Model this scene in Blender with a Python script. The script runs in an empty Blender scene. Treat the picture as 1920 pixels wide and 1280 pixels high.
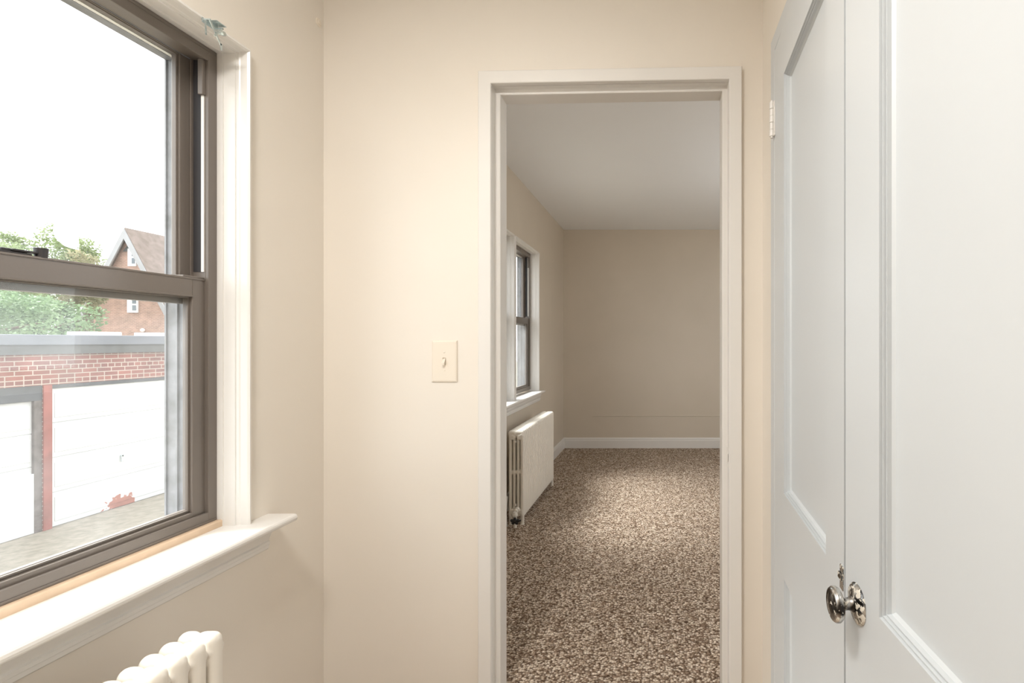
import bpy, bmesh, math, random
from mathutils import Vector, Matrix

random.seed(7)
SC = bpy.context.scene
COL = SC.collection
PI = math.pi

# ------------------------------------------------------------------ camera
F = 950.0                      # focal length in pixels of the 1920-wide frame
VPX, VPY = 1240.0, 640.0       # where the view axis meets the picture
EYE = 1.22
cam_d = bpy.data.cameras.new('camera')
cam = bpy.data.objects.new('camera', cam_d)
COL.objects.link(cam)
cam.location = (0, 0, EYE)
cam.rotation_euler = (PI / 2, 0, 0)
cam_d.sensor_width = 36.0
cam_d.lens = 36.0 * F / 1920.0
cam_d.shift_x = (960.0 - VPX) / 1920.0
cam_d.shift_y = (VPY - 640.0) / 1920.0
cam_d.clip_start = 0.02
cam_d.clip_end = 300
SC.camera = cam

# ------------------------------------------------------------------ sky
world = bpy.data.worlds.new('overcast_sky')
SC.world = world
world.use_nodes = True
wn = world.node_tree
wn.nodes.clear()
wo = wn.nodes.new('ShaderNodeOutputWorld')
wb = wn.nodes.new('ShaderNodeBackground')
wb.inputs['Color'].default_value = (0.95, 0.975, 1.0, 1)
wb.inputs['Strength'].default_value = 3.5
wn.links.new(wb.outputs[0], wo.inputs[0])

# sun behind thin cloud: a very wide soft source from the yard side
sd = bpy.data.lights.new('veiled_sun', 'SUN')
sd.energy = 11.0
sd.angle = math.radians(32)
sd.color = (1.0, 0.985, 0.96)
so = bpy.data.objects.new('veiled_sun', sd)
so.rotation_euler = (0, math.radians(-38), 0)
so.location = (-10, 0, 12)
COL.objects.link(so)

# ------------------------------------------------------------------ lamps and fill light
def area_light(name, loc, rot, sx, sy, power, color=(1, 1, 1), portal=False, shape='RECTANGLE'):
    d = bpy.data.lights.new(name, 'AREA')
    d.shape = shape
    d.size = sx
    if shape in ('RECTANGLE', 'ELLIPSE'):
        d.size_y = sy
    d.energy = power
    d.color = color
    if portal:
        d.cycles.is_portal = True
    o = bpy.data.objects.new(name, d)
    o.location = loc
    o.rotation_euler = rot
    COL.objects.link(o)
    return o

# unseen: the small room's ceiling lamp, and fill light added in the far room
area_light('hall_ceiling_lamp', (-0.62, 0.20, 2.44), (0, 0, 0), 0.34, 0.34, 33.0, (1.0, 0.965, 0.92), shape='DISK')
pl = bpy.data.lights.new('far_room_fill', 'POINT')
pl.energy = 31.0
pl.color = (0.98, 0.985, 1.0)
pl.shadow_soft_size = 0.12
po = bpy.data.objects.new('far_room_fill', pl)
po.location = (1.60, 3.55, 1.98)
COL.objects.link(po)
# sky portals in the window openings (-Z of the light faces into the room, +X)
ROT_IN = (0, -PI / 2, 0)
area_light('window_portal', (-1.33, 0.90, 1.365), ROT_IN, 1.25, 0.92, 1, portal=True)
area_light('window_portal', (-1.33, 3.83, 1.40), ROT_IN, 1.25, 1.60, 1, portal=True)
area_light('window_portal', (2.58, 3.45, 1.40), (0, PI / 2, 0), 1.30, 1.70, 1, portal=True)

SC.view_settings.view_transform = 'Standard'
SC.view_settings.look = 'None'
SC.view_settings.gamma = 1.0
SC.view_settings.use_curve_mapping = False
SC.view_settings.exposure = 0.0
SC.cycles.max_bounces = 14
SC.cycles.diffuse_bounces = 8
SC.cycles.glossy_bounces = 5
SC.cycles.transmission_bounces = 8
SC.cycles.transparent_max_bounces = 12
SC.cycles.sample_clamp_indirect = 8.0
SC.cycles.use_denoising = True

# ------------------------------------------------------------------ materials
def srgb(r, g, b):
    def f(c):
        c /= 255.0
        return c / 12.92 if c <= 0.04045 else ((c + 0.055) / 1.055) ** 2.4
    return (f(r), f(g), f(b), 1.0)

def new_mat(name):
    m = bpy.data.materials.new(name)
    m.use_nodes = True
    nt = m.node_tree
    b = nt.nodes['Principled BSDF']
    return m, nt, b

def add(nt, kind, **kw):
    n = nt.nodes.new(kind)
    for k, v in kw.items():
        setattr(n, k, v)
    return n

def ramp(nt, stops, src=None):
    r = add(nt, 'ShaderNodeValToRGB')
    el = r.color_ramp.elements
    while len(el) > 1:
        el.remove(el[-1])
    el[0].position = stops[0][0]
    el[0].color = stops[0][1]
    for p, c in stops[1:]:
        e = el.new(p)
        e.color = c
    if src is not None:
        nt.links.new(src, r.inputs[0])
    return r

def paint(name, col, rough=0.5, var=0.03, bump=0.15, bscale=60.0, spec=0.5, metal=0.0, vscale=1.6):
    """painted or plain surface: faint colour drift and roller texture"""
    m, nt, b = new_mat(name)
    tc = add(nt, 'ShaderNodeTexCoord')
    n1 = add(nt, 'ShaderNodeTexNoise')
    n1.inputs['Scale'].default_value = vscale
    n1.inputs['Detail'].default_value = 3
    nt.links.new(tc.outputs['Object'], n1.inputs['Vector'])
    c = col
    lo = (c[0] * (1 - var), c[1] * (1 - var), c[2] * (1 - var * 1.2), 1)
    hi = (min(c[0] * (1 + var), 1), min(c[1] * (1 + var), 1), min(c[2] * (1 + var), 1), 1)
    r = ramp(nt, [(0.3, lo), (0.7, hi)], n1.outputs[0])
    nt.links.new(r.outputs[0], b.inputs['Base Color'])
    b.inputs['Roughness'].default_value = rough
    b.inputs['Specular IOR Level'].default_value = spec
    b.inputs['Metallic'].default_value = metal
    if bump > 0:
        n2 = add(nt, 'ShaderNodeTexNoise')
        n2.inputs['Scale'].default_value = bscale
        n2.inputs['Detail'].default_value = 4
        nt.links.new(tc.outputs['Object'], n2.inputs['Vector'])
        bp = add(nt, 'ShaderNodeBump')
        bp.inputs['Strength'].default_value = bump
        bp.inputs['Distance'].default_value = 0.002
        nt.links.new(n2.outputs[0], bp.inputs['Height'])
        nt.links.new(bp.outputs[0], b.inputs['Normal'])
    return m

M = {}
M['wall'] = paint('cream_wall_paint', (0.77, 0.72, 0.65, 1), rough=0.42, var=0.02, bump=0.12, bscale=45)
M['wall_far'] = paint('darkened_greige_paint', (0.61, 0.545, 0.455, 1), rough=0.5, var=0.03, bump=0.12, bscale=45)  # wall colour darkened to balance the light in the far room
M['ceiling'] = paint('white_ceiling_paint', (0.87, 0.895, 0.92, 1), rough=0.8, var=0.01, bump=0.08)
M['trim'] = paint('white_gloss_trim_paint', (0.74, 0.72, 0.69, 1), rough=0.32, var=0.015, bump=0.10, bscale=30)
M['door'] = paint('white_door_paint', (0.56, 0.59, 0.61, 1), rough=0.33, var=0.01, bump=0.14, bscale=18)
M['rad'] = paint('cream_radiator_enamel', (0.76, 0.72, 0.65, 1), rough=0.30, var=0.02, bump=0.10, bscale=40)
M['plate'] = paint('ivory_plastic', (0.77, 0.70, 0.60, 1), rough=0.35, var=0.005, bump=0.0)
M['bronze'] = paint('dark_bronze_aluminium', (0.145, 0.122, 0.104, 1), rough=0.38, var=0.06, bump=0.08, bscale=120, spec=0.7)
M['bronze_dark'] = paint('dark_window_channel', (0.03, 0.028, 0.03, 1), rough=0.45, var=0.05, bump=0.05)
M['storm'] = paint('weathered_grey_aluminium', (0.222, 0.228, 0.246, 1), rough=0.45, var=0.22, bump=0.35, bscale=160, spec=0.5, vscale=26)
M['vinyl'] = paint('white_weatherstrip', (0.80, 0.78, 0.74, 1), rough=0.5, var=0.01, bump=0)
M['stop'] = paint('tan_stop_warm_reflection', (0.66, 0.50, 0.36, 1), rough=0.5, var=0.08, bump=0.25, bscale=30, vscale=14)  # warm reflected tint put into the beige of the stop
M['black'] = paint('black_rubber', (0.012, 0.012, 0.013, 1), rough=0.4, var=0.05, bump=0.0)
M['zinc'] = paint('zinc_plated_steel', (0.56, 0.64, 0.66, 1), rough=0.25, var=0.1, bump=0.1, metal=0.85, vscale=60)
M['rake'] = paint('weathered_white_boards', (0.316, 0.316, 0.328, 1), rough=0.6, var=0.05, bump=0.05)
M['white_ext'] = paint('white_exterior_paint', (0.80, 0.80, 0.80, 1), rough=0.6, var=0.02, bump=0.05)
M['garage_dark'] = paint('dark_grey_lintel', (0.064, 0.067, 0.073, 1), rough=0.6, var=0.15, bump=0.2, vscale=5)
M['roof_edge'] = paint('pale_metal_roof_edge', (0.136, 0.145, 0.167, 1), rough=0.55, var=0.08, bump=0.1, vscale=3)
M['fascia'] = paint('grey_fascia_board', (0.088, 0.090, 0.091, 1), rough=0.7, var=0.2, bump=0.2, vscale=8)
M['red_post'] = paint('red_brown_post_paint', (0.222, 0.070, 0.055, 1), rough=0.6, var=0.2, bump=0.3, vscale=4)
M['grey_post'] = paint('grey_brown_jamb', (0.117, 0.099, 0.094, 1), rough=0.7, var=0.3, bump=0.3, vscale=9)
M['bark'] = paint('tree_bark', (0.12, 0.09, 0.065, 1), rough=0.9, var=0.3, bump=0.5, vscale=10)
M['shingle'] = paint('brown_roof_shingles', (0.199, 0.158, 0.140, 1), rough=0.9, var=0.2, bump=0.3, vscale=3)
M['pane_dark'] = paint('far_window_pane', (0.14, 0.17, 0.20, 1), rough=0.1, var=0.1, bump=0.0)
M['concrete'] = paint('pale_concrete', (0.256, 0.224, 0.178, 1), rough=0.9, var=0.2, bump=0.4, bscale=14, vscale=11)


def glass_mat(name, haze=0.04, rough=0.0):
    m = bpy.data.materials.new(name)
    m.use_nodes = True
    nt = m.node_tree
    nt.nodes.clear()
    out = add(nt, 'ShaderNodeOutputMaterial')
    tr = add(nt, 'ShaderNodeBsdfTransparent')
    tr.inputs[0].default_value = (0.97, 0.98, 0.975, 1)
    gl = add(nt, 'ShaderNodeBsdfGlossy')
    gl.inputs['Roughness'].default_value = rough
    # Schlick reflectance of a thin pane, the same from either side
    fr = add(nt, 'ShaderNodeLayerWeight')
    fr.inputs['Blend'].default_value = 0.5
    pw = add(nt, 'ShaderNodeMath', operation='POWER')
    nt.links.new(fr.outputs['Facing'], pw.inputs[0])
    pw.inputs[1].default_value = 5.0
    sc = add(nt, 'ShaderNodeMath', operation='MULTIPLY_ADD')
    nt.links.new(pw.outputs[0], sc.inputs[0])
    sc.inputs[1].default_value = 0.92
    sc.inputs[2].default_value = 0.025
    mx = add(nt, 'ShaderNodeMixShader')
    nt.links.new(sc.outputs[0], mx.inputs[0])
    nt.links.new(tr.outputs[0], mx.inputs[1])
    nt.links.new(gl.outputs[0], mx.inputs[2])
    # dust film on the pane
    tc = add(nt, 'ShaderNodeTexCoord')
    n = add(nt, 'ShaderNodeTexNoise')
    n.inputs['Scale'].default_value = 7
    n.inputs['Detail'].default_value = 6
    nt.links.new(tc.outputs['Object'], n.inputs['Vector'])
    mr = add(nt, 'ShaderNodeMapRange')
    mr.inputs['From Min'].default_value = 0.3
    mr.inputs['From Max'].default_value = 0.75
    mr.inputs['To Min'].default_value = haze * 0.6
    mr.inputs['To Max'].default_value = haze * 1.5
    nt.links.new(n.outputs[0], mr.inputs[0])
    tl = add(nt, 'ShaderNodeBsdfTranslucent')
    tl.inputs[0].default_value = (0.9, 0.92, 0.93, 1)
    m2 = add(nt, 'ShaderNodeMixShader')
    nt.links.new(mr.outputs[0], m2.inputs[0])
    nt.links.new(mx.outputs[0], m2.inputs[1])
    nt.links.new(tl.outputs[0], m2.inputs[2])
    nt.links.new(m2.outputs[0], out.inputs[0])
    return m

M['glass'] = glass_mat('window_glass', 0.008)
M['glass_dusty'] = glass_mat('dusty_window_glass', 0.03)


def brick_mat(name, c1, c2, mortar, bw, rh, ms, axes='YZ', squash=1.0, freq=2, bias=0.0):
    m, nt, b = new_mat(name)
    tc = add(nt, 'ShaderNodeTexCoord')
    sp = add(nt, 'ShaderNodeSeparateXYZ')
    nt.links.new(tc.outputs['Object'], sp.inputs[0])
    cb = add(nt, 'ShaderNodeCombineXYZ')
    nt.links.new(sp.outputs[axes[0]], cb.inputs['X'])
    nt.links.new(sp.outputs[axes[1]], cb.inputs['Y'])
    br = add(nt, 'ShaderNodeTexBrick')
    br.squash = squash
    br.squash_frequency = freq
    br.inputs['Color1'].default_value = c1
    br.inputs['Color2'].default_value = c2
    br.inputs['Mortar'].default_value = mortar
    br.inputs['Scale'].default_value = 1.0
    br.inputs['Mortar Size'].default_value = ms
    br.inputs['Mortar Smooth'].default_value = 0.2
    br.inputs['Brick Width'].default_value = bw
    br.inputs['Row Height'].default_value = rh
    br.inputs['Bias'].default_value = bias
    nt.links.new(cb.outputs[0], br.inputs['Vector'])
    n = add(nt, 'ShaderNodeTexNoise')
    n.inputs['Scale'].default_value = 2.2
    n.inputs['Detail'].default_value = 5
    nt.links.new(tc.outputs['Object'], n.inputs['Vector'])
    r = ramp(nt, [(0.3, (0.8, 0.8, 0.8, 1)), (0.7, (1.15, 1.1, 1.1, 1))], n.outputs[0])
    mx = add(nt, 'ShaderNodeMixRGB', blend_type='MULTIPLY')
    mx.inputs[0].default_value = 1.0
    nt.links.new(br.outputs['Color'], mx.inputs[1])
    nt.links.new(r.outputs[0], mx.inputs[2])
    nt.links.new(mx.outputs[0], b.inputs['Base Color'])
    b.inputs['Roughness'].default_value = 0.9
    bp = add(nt, 'ShaderNodeBump')
    bp.inputs['Strength'].default_value = 0.5
    bp.inputs['Distance'].default_value = 0.008
    bp.invert = True
    nt.links.new(br.outputs['Fac'], bp.inputs['Height'])
    nt.links.new(bp.outputs[0], b.inputs['Normal'])
    return m

M['brick'] = brick_mat('red_garage_brick', (0.234, 0.099, 0.080, 1), (0.164, 0.076, 0.068, 1), (0.351, 0.304, 0.263, 1),
                       0.205, 0.0675, 0.008, 'YZ', 0.5, 3)
M['house_brick'] = brick_mat('orange_house_brick', (0.398, 0.252, 0.193, 1), (0.316, 0.199, 0.158, 1), (0.445, 0.339, 0.281, 1),
                             0.22, 0.075, 0.010, 'XZ')


def carpet_mat():
    m, nt, b = new_mat('brown_berber_carpet')
    tc = add(nt, 'ShaderNodeTexCoord')
    mp = add(nt, 'ShaderNodeMapping')
    mp.inputs['Scale'].default_value = (1.0, 1.05, 1.0)
    nt.links.new(tc.outputs['Object'], mp.inputs[0])
    nz = add(nt, 'ShaderNodeTexNoise')
    nz.inputs['Scale'].default_value = 60
    nt.links.new(mp.outputs[0], nz.inputs['Vector'])
    vm = add(nt, 'ShaderNodeMixRGB')
    vm.inputs[0].default_value = 0.012
    nt.links.new(mp.outputs[0], vm.inputs[1])
    nt.links.new(nz.outputs['Color'], vm.inputs[2])
    v = add(nt, 'ShaderNodeTexVoronoi')
    v.inputs['Scale'].default_value = 108
    nt.links.new(vm.outputs[0], v.inputs['Vector'])
    sp = add(nt, 'ShaderNodeSeparateColor')
    nt.links.new(v.outputs['Color'], sp.inputs[0])
    r = ramp(nt, [(0.0, srgb(128, 108, 90)), (0.22, srgb(158, 136, 117)), (0.5, srgb(196, 178, 158)),
                  (0.8, srgb(224, 209, 191)), (1.0, srgb(242, 230, 214))], sp.outputs[0])
    # darker gaps between the loops
    r2 = ramp(nt, [(0.0, (1, 1, 1, 1)), (0.36, (1.0, 1.0, 1.0, 1)), (0.72, (0.30, 0.26, 0.24, 1))], v.outputs['Distance'])
    mx = add(nt, 'ShaderNodeMixRGB', blend_type='MULTIPLY')
    mx.inputs[0].default_value = 1.0
    nt.links.new(r.outputs[0], mx.inputs[1])
    nt.links.new(r2.outputs[0], mx.inputs[2])
    n2 = add(nt, 'ShaderNodeTexNoise')
    n2.inputs['Scale'].default_value = 14
    n2.inputs['Detail'].default_value = 3
    nt.links.new(tc.outputs['Object'], n2.inputs['Vector'])
    r3 = ramp(nt, [(0.3, (0.86, 0.85, 0.84, 1)), (0.7, (1.1, 1.1, 1.1, 1))], n2.outputs[0])
    mx2 = add(nt, 'ShaderNodeMixRGB', blend_type='MULTIPLY')
    mx2.inputs[0].default_value = 1.0
    nt.links.new(mx.outputs[0], mx2.inputs[1])
    nt.links.new(r3.outputs[0], mx2.inputs[2])
    nt.links.new(mx2.outputs[0], b.inputs['Base Color'])
    b.inputs['Roughness'].default_value = 1.0
    b.inputs['Specular IOR Level'].default_value = 0.1
    bp = add(nt, 'ShaderNodeBump')
    bp.invert = True
    bp.inputs['Strength'].default_value = 0.9
    bp.inputs['Distance'].default_value = 0.005
    nt.links.new(v.outputs['Distance'], bp.inputs['Height'])
    nt.links.new(bp.outputs[0], b.inputs['Normal'])
    return m

M['carpet'] = carpet_mat()


def chipped_chrome(name, cover):
    """nickel with old white paint left in patches"""
    m, nt, b = new_mat(name)
    tc = add(nt, 'ShaderNodeTexCoord')
    n = add(nt, 'ShaderNodeTexNoise')
    n.inputs['Scale'].default_value = 115
    n.inputs['Detail'].default_value = 5
    n.inputs['Distortion'].default_value = 0.6
    nt.links.new(tc.outputs['Object'], n.inputs['Vector'])
    mask = ramp(nt, [(cover, (0, 0, 0, 1)), (cover + 0.03, (1, 1, 1, 1))], n.outputs[0])
    n3 = add(nt, 'ShaderNodeTexNoise')
    n3.inputs['Scale'].default_value = 40
    nt.links.new(tc.outputs['Object'], n3.inputs['Vector'])
    mt = ramp(nt, [(0.42, (0.05, 0.047, 0.045, 1)), (0.60, (0.66, 0.65, 0.63, 1))], n3.outputs[0])  # dark patches in the metal colour stand in for dark reflections
    mix = add(nt, 'ShaderNodeMixRGB')
    nt.links.new(mask.outputs[0], mix.inputs[0])
    nt.links.new(mt.outputs[0], mix.inputs[1])
    mix.inputs[2].default_value = (0.66, 0.62, 0.54, 1)
    nt.links.new(mix.outputs[0], b.inputs['Base Color'])
    inv = add(nt, 'ShaderNodeMath', operation='SUBTRACT')
    inv.inputs[0].default_value = 1.0
    nt.links.new(mask.outputs[0], inv.inputs[1])
    nt.links.new(inv.outputs[0], b.inputs['Metallic'])
    b.inputs['Roughness'].default_value = 0.2
    bp = add(nt, 'ShaderNodeBump')
    bp.inputs['Strength'].default_value = 0.4
    bp.inputs['Distance'].default_value = 0.0006
    nt.links.new(mask.outputs[0], bp.inputs['Height'])
    nt.links.new(bp.outputs[0], b.inputs['Normal'])
    return m

M['knob'] = chipped_chrome('worn_nickel', 0.62)
M['rose'] = chipped_chrome('paint_flecked_nickel', 0.515)


def garage_door_mat(rust=None):
    """white door paint; rust = (y, z, half width, half height) of a peeled patch of bare red primer"""
    m, nt, b = new_mat('white_garage_door_paint')
    base = (0.50, 0.505, 0.505, 1)
    b.inputs['Roughness'].default_value = 0.6
    if rust is None:
        b.inputs['Base Color'].default_value = base
        return m
    tc = add(nt, 'ShaderNodeTexCoord')
    mp = add(nt, 'ShaderNodeMapping')
    mp.vector_type = 'TEXTURE'
    mp.inputs['Location'].default_value = (0, rust[0], rust[1])
    mp.inputs['Scale'].default_value = (1, rust[2], rust[3])
    nt.links.new(tc.outputs['Object'], mp.inputs[0])
    sp = add(nt, 'ShaderNodeSeparateXYZ')
    nt.links.new(mp.outputs[0], sp.inputs[0])
    cb = add(nt, 'ShaderNodeCombineXYZ')
    nt.links.new(sp.outputs[1], cb.inputs[1])
    nt.links.new(sp.outputs[2], cb.inputs[2])
    ln = add(nt, 'ShaderNodeVectorMath', operation='LENGTH')
    nt.links.new(cb.outputs[0], ln.inputs[0])
    n = add(nt, 'ShaderNodeTexNoise')
    n.inputs['Scale'].default_value = 9
    n.inputs['Detail'].default_value = 6
    nt.links.new(tc.outputs['Object'], n.inputs['Vector'])
    ma = add(nt, 'ShaderNodeMath', operation='MULTIPLY_ADD')
    nt.links.new(n.outputs[0], ma.inputs[0])
    ma.inputs[1].default_value = 2.2
    ma.inputs[2].default_value = -1.1
    sm = add(nt, 'ShaderNodeMath', operation='ADD')
    nt.links.new(ln.outputs['Value'], sm.inputs[0])
    nt.links.new(ma.outputs[0], sm.inputs[1])
    r = ramp(nt, [(0.0, (0.23, 0.07, 0.042, 1)), (0.66, (0.30, 0.10, 0.065, 1)), (0.74, base)], sm.outputs[0])
    nt.links.new(r.outputs[0], b.inputs['Base Color'])
    return m


def leaf_mat(name, c1, c2):
    m, nt, b = new_mat(name)
    oi = add(nt, 'ShaderNodeTexCoord')
    n = add(nt, 'ShaderNodeTexNoise')
    n.inputs['Scale'].default_value = 0.9
    n.inputs['Detail'].default_value = 6
    nt.links.new(oi.outputs['Object'], n.inputs['Vector'])
    r = ramp(nt, [(0.3, c1), (0.7, c2)], n.outputs[0])
    nt.links.new(r.outputs[0], b.inputs['Base Color'])
    b.inputs['Roughness'].default_value = 0.6
    tl = add(nt, 'ShaderNodeBsdfTranslucent')
    nt.links.new(r.outputs[0], tl.inputs[0])
    mx = add(nt, 'ShaderNodeMixShader')
    mx.inputs[0].default_value = 0.35
    out = [x for x in nt.nodes if x.type == 'OUTPUT_MATERIAL'][0]
    nt.links.new(b.outputs[0], mx.inputs[1])
    nt.links.new(tl.outputs[0], mx.inputs[2])
    nt.links.new(mx.outputs[0], out.inputs[0])
    return m

M['leaf_light'] = leaf_mat('yellow_green_leaves', (0.168, 0.228, 0.093, 1), (0.278, 0.328, 0.152, 1))
M['leaf_dark'] = leaf_mat('mid_green_leaves', (0.117, 0.187, 0.099, 1), (0.246, 0.339, 0.187, 1))
M['leaf_brown'] = leaf_mat('brown_green_leaves', (0.222, 0.234, 0.129, 1), (0.351, 0.316, 0.199, 1))

# ------------------------------------------------------------------ object helpers
def tag(o, label=None, cat=None, group=None, kind=None):
    if label: o['label'] = label
    if cat: o['category'] = cat
    if group: o['group'] = group
    if kind: o['kind'] = kind
    return o

def thing(name, label, cat, loc=(0, 0, 0), group=None, kind=None):
    o = bpy.data.objects.new(name, None)
    o.empty_display_size = 0.1
    o.location = loc
    COL.objects.link(o)
    return tag(o, label, cat, group, kind)

def mesh_obj(name, bm, mat, parent=None, smooth=False, auto=None):
    """link a bmesh as one object; geometry is given in world coordinates"""
    bmesh.ops.recalc_face_normals(bm, faces=bm.faces)
    me = bpy.data.meshes.new(name)
    bm.to_mesh(me)
    bm.free()
    mats = mat if isinstance(mat, (list, tuple)) else [mat]
    for x in mats:
        me.materials.append(x)
    if smooth:
        for p in me.polygons:
            p.use_smooth = True
        if auto is not None:
            me.set_sharp_from_angle(angle=math.radians(auto))
    o = bpy.data.objects.new(name, me)
    COL.objects.link(o)
    if parent is not None:
        o.parent = parent
        w = Vector((0, 0, 0))
        p = parent
        while p is not None:
            w += p.location
            p = p.parent
        o.location = -w
    return o

def bx(bm, x0, x1, y0, y1, z0, z1, bev=0.0, seg=2):
    r = bmesh.ops.create_cube(bm, size=1.0)
    vs = r['verts']
    for v in vs:
        v.co = Vector(((x0 + x1) / 2 + v.co.x * (x1 - x0), (y0 + y1) / 2 + v.co.y * (y1 - y0), (z0 + z1) / 2 + v.co.z * (z1 - z0)))
    if bev > 0:
        es = list({e for v in vs for e in v.link_edges})
        bmesh.ops.bevel(bm, geom=es, offset=bev, segments=seg, profile=0.5, affect='EDGES')
    return vs

def cyl(bm, p0, p1, r0, r1=None, n=20, caps=True):
    p0 = Vector(p0); p1 = Vector(p1)
    if r1 is None: r1 = r0
    d = p1 - p0
    res = bmesh.ops.create_cone(bm, cap_ends=caps, segments=n, radius1=r0, radius2=r1, depth=d.length)
    q = Vector((0, 0, 1)).rotation_difference(d.normalized())
    mt = Matrix.Translation((p0 + p1) / 2) @ q.to_matrix().to_4x4()
    bmesh.ops.transform(bm, matrix=mt, verts=res['verts'])
    return res['verts']

def lathe(bm, prof, origin, axis, n=40):
    """prof: (distance along axis, radius)"""
    origin = Vector(origin)
    q = Vector((0, 0, 1)).rotation_difference(Vector(axis).normalized())
    rings = []
    for (t, r) in prof:
        if r < 1e-6:
            rings.append([bm.verts.new(origin + q @ Vector((0, 0, t)))])
        else:
            rings.append([bm.verts.new(origin + q @ Vector((r * math.cos(2 * PI * k / n), r * math.sin(2 * PI * k / n), t))) for k in range(n)])
    for a, b in zip(rings, rings[1:]):
        for k in range(n):
            k2 = (k + 1) % n
            if len(a) == 1 and len(b) == 1: continue
            if len(a) == 1: bm.faces.new((a[0], b[k], b[k2]))
            elif len(b) == 1: bm.faces.new((a[k], a[k2], b[0]))
            else: bm.faces.new((a[k], a[k2], b[k2], b[k]))

def tube(bm, pts, r, n=10):
    pts = [Vector(p) for p in pts]
    rings = []
    for i, p in enumerate(pts):
        d = (pts[min(i + 1, len(pts) - 1)] - pts[max(i - 1, 0)]).normalized()
        q = Vector((0, 0, 1)).rotation_difference(d)
        rings.append([bm.verts.new(p + q @ Vector((r * math.cos(2 * PI * k / n), r * math.sin(2 * PI * k / n), 0))) for k in range(n)])
    for a, b in zip(rings, rings[1:]):
        for k in range(n):
            bm.faces.new((a[k], a[(k + 1) % n], b[(k + 1) % n], b[k]))
    bm.faces.new(rings[0]); bm.faces.new(rings[-1])

def sweep(bm, path, prof, put, closed=False):
    """path: 2-D points (u, v); prof: (w outward on the path's left, d); put(u, v, d) -> xyz. Mitred corners."""
    n = len(path)
    rows = []
    for i in range(n):
        p = Vector(path[i])
        if closed:
            a = Vector(path[i - 1]); b = Vector(path[(i + 1) % n])
        else:
            a = Vector(path[i - 1]) if i > 0 else None
            b = Vector(path[i + 1]) if i < n - 1 else None
        n1 = n2 = None
        if a is not None:
            t = (p - a).normalized(); n1 = Vector((-t.y, t.x))
        if b is not None:
            t = (b - p).normalized(); n2 = Vector((-t.y, t.x))
        if n1 is None: mi = n2
        elif n2 is None: mi = n1
        else:
            mi = (n1 + n2)
            mi = mi / max(mi.dot(n1), 1e-6)
        rows.append([bm.verts.new(put(p.x + mi.x * w, p.y + mi.y * w, d)) for (w, d) in prof])
    rng = range(n) if closed else range(n - 1)
    for i in rng:
        a = rows[i]; b = rows[(i + 1) % n]
        for k in range(len(prof) - 1):
            bm.faces.new((a[k], a[k + 1], b[k + 1], b[k]))
    if not closed:
        bm.faces.new(rows[0]); bm.faces.new(rows[-1])

def extrude_poly(bm, pts, put, t0, t1):
    """closed 2-D polygon pts extruded from t0 to t1; put(a, b, t)"""
    A = [bm.verts.new(put(a, b, t0)) for a, b in pts]
    B = [bm.verts.new(put(a, b, t1)) for a, b in pts]
    n = len(pts)
    for k in range(n):
        bm.faces.new((A[k], A[(k + 1) % n], B[(k + 1) % n], B[k]))
    bm.faces.new(A); bm.faces.new(B)

def slab_with_holes(bm, us, vs, holes, put_box):
    """grid of boxes, leaving out the holes (u0, u1, v0, v1)"""
    U = sorted(set(list(us) + [h[0] for h in holes] + [h[1] for h in holes]))
    V = sorted(set(list(vs) + [h[2] for h in holes] + [h[3] for h in holes]))
    for a, b in zip(U, U[1:]):
        for c, d in zip(V, V[1:]):
            mu, mv = (a + b) / 2, (c + d) / 2
            if any(h[0] < mu < h[1] and h[2] < mv < h[3] for h in holes):
                continue
            put_box(a, b, c, d)

# ------------------------------------------------------------------ the rooms
XL = -1.12            # inner face of the window wall
XLO = -1.29           # its outer face
XR = 0.336            # closet wall of the small room
Y1 = 1.68             # near face of the doorway wall
Y1B = 1.775           # its far face
Y2 = 5.807            # end wall of the far room
H = 2.50
YB = -1.60            # wall behind the camera
XR2 = 2.40            # right wall of the far room

# window openings (frame edges)
NW = dict(y0=0.46, y1=1.3457, z0=0.745, z1=1.985)
FW2 = dict(y0=3.86, y1=4.566, z0=0.79, z1=2.005)
FW1 = dict(y0=3.09, y1=3.795, z0=0.79, z1=2.005)

bm = bmesh.new()
holes = [(NW['y0'] - .012, NW['y1'] + .012, NW['z0'] - .03, NW['z1'] + .012)]
slab_with_holes(bm, [YB, Y1], [0, H], holes, lambda a, b, c, d: bx(bm, XLO, XL, a, b, c, d))
wl = mesh_obj('wall_left', bm, M['wall'])
tag(wl, 'cream wall of the small room around the near window', 'wall', kind='structure')

bm = bmesh.new()
holes = [(FW1['y0'] - .012, FW2['y1'] + .012, FW1['z0'] - .03, FW1['z1'] + .012)]
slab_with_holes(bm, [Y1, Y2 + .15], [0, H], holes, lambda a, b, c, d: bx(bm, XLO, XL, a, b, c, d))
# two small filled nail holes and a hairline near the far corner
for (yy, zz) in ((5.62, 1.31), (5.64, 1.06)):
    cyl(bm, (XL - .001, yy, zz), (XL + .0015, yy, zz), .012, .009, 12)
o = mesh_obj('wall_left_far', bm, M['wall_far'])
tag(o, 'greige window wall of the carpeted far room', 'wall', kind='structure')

# doorway wall
DX0, DX1, DZ = -0.559, 0.222, 2.073     # opening inside the casing
bm = bmesh.new()
slab_with_holes(bm, [XL, XR2], [0, H], [(DX0 - .01, DX1 + .01, 0, DZ + .012)],
                lambda a, b, c, d: bx(bm, a, b, Y1, Y1B, c, d))
o = mesh_obj('wall_front', bm, M['wall'])
tag(o, 'cream wall with the open doorway and light switch', 'wall', kind='structure')

bm = bmesh.new()
bx(bm, XL, XR2, Y2, Y2 + .15, 0, H)
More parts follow.
